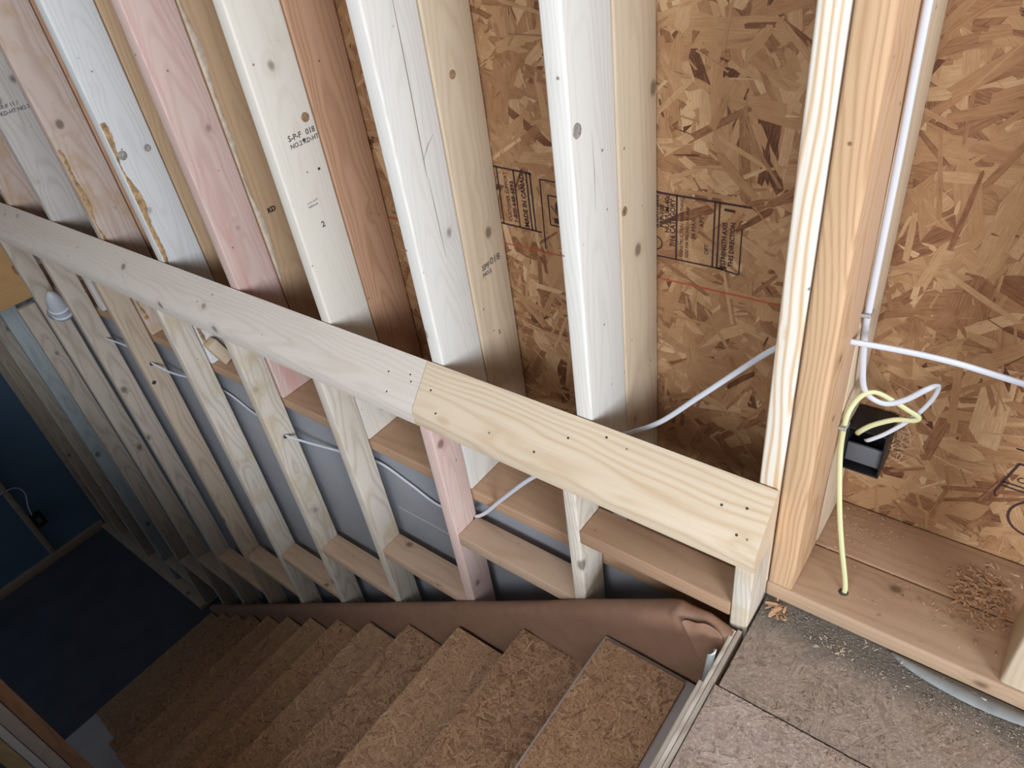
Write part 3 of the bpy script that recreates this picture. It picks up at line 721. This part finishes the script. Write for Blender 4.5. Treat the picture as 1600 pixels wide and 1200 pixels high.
# black electrical box
eb = empty('electrical_box', (-.15, 1.09, .15), 'black electrical box on the fir stud set against the strand board', 'box')
X0, X1, YB, YF, Z0, Z1 = -.1885, -.122, 1.138, 1.068, .195, .296
board('back', X0, X1, YB - .003, YB, Z0, Z1, M['black'], eb, bev=0)
board('side', X0, X0 + .003, YF, YB - .003, Z0, Z1, M['black'], eb, bev=.0005)
board('side', X1 - .003, X1, YF, YB - .003, Z0, Z1, M['black'], eb, bev=.0005)
board('top', X0 + .003, X1 - .003, YF, YB - .003, Z1 - .003, Z1, M['black'], eb, bev=.0005)
board('bottom', X0 + .003, X1 - .003, YF, YB - .003, Z0, Z0 + .003, M['black'], eb, bev=.0005)
board('inner_shelf', X0 + .004, X1 - .004, YF + .006, YF + .012, Z0 + .018, Z0 + .060, M['darkgrey'], eb, bev=.001)
# frayed strands round the box
R = random.Random(77); V = []; F = []
for i in range(70):
    a = R.uniform(-.3, 2.2); x = X1 + R.uniform(-.004, .028); z = R.uniform(Z0 - .015, Z1 + .012); y = Y_OSB - R.uniform(.002, .016)
    l = R.uniform(.008, .03); w = R.uniform(.0005, .0016); d = Vector((math.cos(a), R.uniform(-.4, .2), math.sin(a))) * l; n = Vector((-math.sin(a), 0, math.cos(a))) * w
    p = Vector((x, y, z)); b = len(V)
    V += [tuple(p - n), tuple(p + d - n * .3), tuple(p + d + n * .3), tuple(p + n)]; F.append((b, b + 1, b + 2, b + 3))
fr = mesh_obj('frayed_strands', V, F, M['shaving'], wb); tag(fr, kind='stuff')
# outlet on blue wall
ob = empty('outlet_box', (X_FAR, .40, -2.4), 'small black outlet box on the blue wall beside the upright strip', 'box')
board('box_body', X_FAR + .001, X_FAR + .045, .404, .478, -2.405, -2.290, M['black'], ob, bev=.003)
board('outlet_face', X_FAR + .045, X_FAR + .048, .425, .457, -2.375, -2.320, M['darkgrey'], ob, bev=.001)
c4 = tube('dim_cable', [(X_FAR + .02, .425, -2.292), (X_FAR + .03, .44, -2.20), (X_FAR + .03, .475, -2.10), (X_FAR + .03, .46, -2.03), (X_FAR + .03, .41, -2.0), (X_FAR + .03, .33, -2.0), (X_FAR + .03, .20, -2.02)], .006, M['pvc'], None)
tag(c4, 'dim cable curving from the outlet box on the blue wall', 'cable')

# drilled holes where the cable enters the guard studs
for st_, x, y, z in ((GS[2], -1.0, .861, -.211), (GS[4], -1.802, .832, -.247), (GS[6], -2.626, .826, -.225), (GS[6], -2.626, .80, -.30)):
    lathe('cable_hole', [(.0085, 0), (.0085, .0006), (.0001, .0007)], M['nail'], (x, y - .002, z - .002), (1, 0, 0), st_, 14)
# drying splits
def split(par, x, pts, w):
    V = []; F = []
    for i, (y, z) in enumerate(pts):
        ww = w * (.3 if i in (0, len(pts) - 1) else 1)
        V += [(x + .0004, y - ww, z), (x + .0004, y + ww, z)]
    for i in range(len(pts) - 1): F.append((2 * i, 2 * i + 1, 2 * i + 3, 2 * i + 2))
    mesh_obj('split', V, F, M['guardsplit'], par)
M['guardsplit'] = plain('split_shadow', (.30, .24, .18), .9)
split(IS[3], -1.002, [(.944, 1.05), (.9435, .94), (.9425, .86), (.941, .79), (.940, .73), (.9395, .70)], .0011)
split(IS[3], -1.002, [(.9425, .70), (.944, .64), (.945, .58), (.948, .52)], .0009)
split(IS[3], -1.002, [(.9405, .735), (.958, .757), (.978, .772)], .0014)
split(IS[2], -.607, [(.93, .83), (.931, .76), (.928, .70)], .0006)
# ---------------------------------------------------------------- shavings and dust
def chips(name, spots, seed, mats, base):
    R = random.Random(seed); V = []; F = []
    for cx, cy, sx, sy, n, l0, l1 in spots:
        for i in range(n):
            x = R.gauss(cx, sx); y = R.gauss(cy, sy); a = R.uniform(0, 6.28); l = R.uniform(l0, l1); w = l * R.uniform(.12, .3)
            z = base(x, y)
            if z is None: continue
            z += .0006 + abs(R.gauss(0, .0022)); curl = R.uniform(-1.5, 1.5); b = len(V); px, py = x, y; hh = R.uniform(.2, 1.0)
            for k in range(5):
                t = k / 4; aa = a + curl * t
                V.append((px - math.sin(aa) * w / 2, py + math.cos(aa) * w / 2, z + l * .15 * hh * math.sin(t * 3.1)))
                V.append((px + math.sin(aa) * w / 2, py - math.cos(aa) * w / 2, z + l * .15 * hh * math.sin(t * 3.1) + w * .3))
                px += math.cos(aa) * l / 4; py += math.sin(aa) * l / 4
            for k in range(4): F.append((b + 2 * k, b + 2 * k + 1, b + 2 * k + 3, b + 2 * k + 2))
    return mesh_obj(name, V, F, M[mats])
onplate = lambda x, y: .0385 if -.185 < x < .134 and .876 < y < 1.135 else None
onfloor = lambda x, y: 0.0006 if y < .862 and x > -.22 else None
s1 = chips('wood_shavings', [(.10, 1.045, .030, .030, 330, .006, .017), (.085, .985, .035, .03, 70, .005, .013), (.0, .96, .06, .04, 30, .003, .009), (-.12, 1.09, .04, .025, 160, .002, .007), (-.15, 1.03, .02, .03, 60, .002, .006), (-.02, 1.0, .09, .06, 60, .002, .005)], 5, 'shaving', onplate)
tag(s1, 'curly brown wood shavings heaped on the landing plate', 'shavings', kind='stuff')
s2 = chips('wood_shavings', [(-.09, .825, .025, .008, 60, .003, .008), (-.02, .800, .05, .012, 70, .002, .006), (.04, .862, .04, .003, 60, .004, .010), (.125, .808, .05, .012, 140, .0015, .005), (-.15, .84, .04, .015, 90, .001, .003), (.0, .72, .12, .08, 60, .001, .003), (-.05, .5, .12, .09, 60, .001, .003), (-.165, .565, .012, .012, 5, .006, .012)], 6, 'shaving2', onfloor)
tag(s2, 'pale chips and sawdust scattered on the landing floor along the plate', 'shavings', kind='stuff')
s3 = chips('stray_shavings', [(-.205, .845, .006, .012, 22, .010, .024)], 8, 'shaving', lambda x, y: .001)
tag(s3, 'tuft of shavings at the foot of the guard wall end stud', 'shavings', kind='stuff')
# membrane strip poking from under the plate
V = []; F = []; n = 24
for i in range(n + 1):
    t = i / n; x = -.01 + .30 * t; w = .028 * math.sin(min(1, t * 1.15) * math.pi) ** .6 if t * 1.15 < 1 else .002
    V += [(x, .869, .0012), (x, .867 - w * .5, .0035 + .002 * math.sin(t * 9)), (x, .867 - w - .002, .0014)]
for i in range(n):
    a = 3 * i; F += [(a, a + 1, a + 4, a + 3), (a + 1, a + 2, a + 5, a + 4)]
g = mesh_obj('sill_membrane', V, F, M['gasket'], smooth=True)
gm = g.modifiers.new('thickness', 'SOLIDIFY'); gm.thickness = .001; gm.offset = 1
tag(g, 'smooth grey membrane bulging from under the landing plate', 'membrane')
# dust along the plate
R = random.Random(31); V = []; F = []
for i in range(1500):
    x = R.uniform(-.225, .3); y = .866 - abs(R.gauss(0, .018)) if R.random() < .6 else R.gauss(.83 - .06 * max(0, x), .012)
    if y < .66 or y > .867: continue
    r = R.uniform(.0006, .0022); b = len(V); z = .0008
    V += [(x - r, y, z), (x, y - r * .8, z), (x + r, y, z), (x, y + r * .8, z), (x, y, z + r * .8)]
    F += [(b, b + 1, b + 4), (b + 1, b + 2, b + 4), (b + 2, b + 3, b + 4), (b + 3, b, b + 4)]
d = mesh_obj('floor_dust', V, F, M['dirt']); tag(d, 'dark crumbs of dirt along the landing plate', 'dust', kind='stuff')
# drilled hole fringe and pencil ring on the plate
hr = lathe('drill_hole', [(.0085, 0), (.0085, .0006), (.0001, .0007)], M['nail'], (-.112, .919, .0382), (0, 0, 1), None, 14)
tag(hr, 'drilled hole in the landing plate where the yellow cable enters', 'hole')
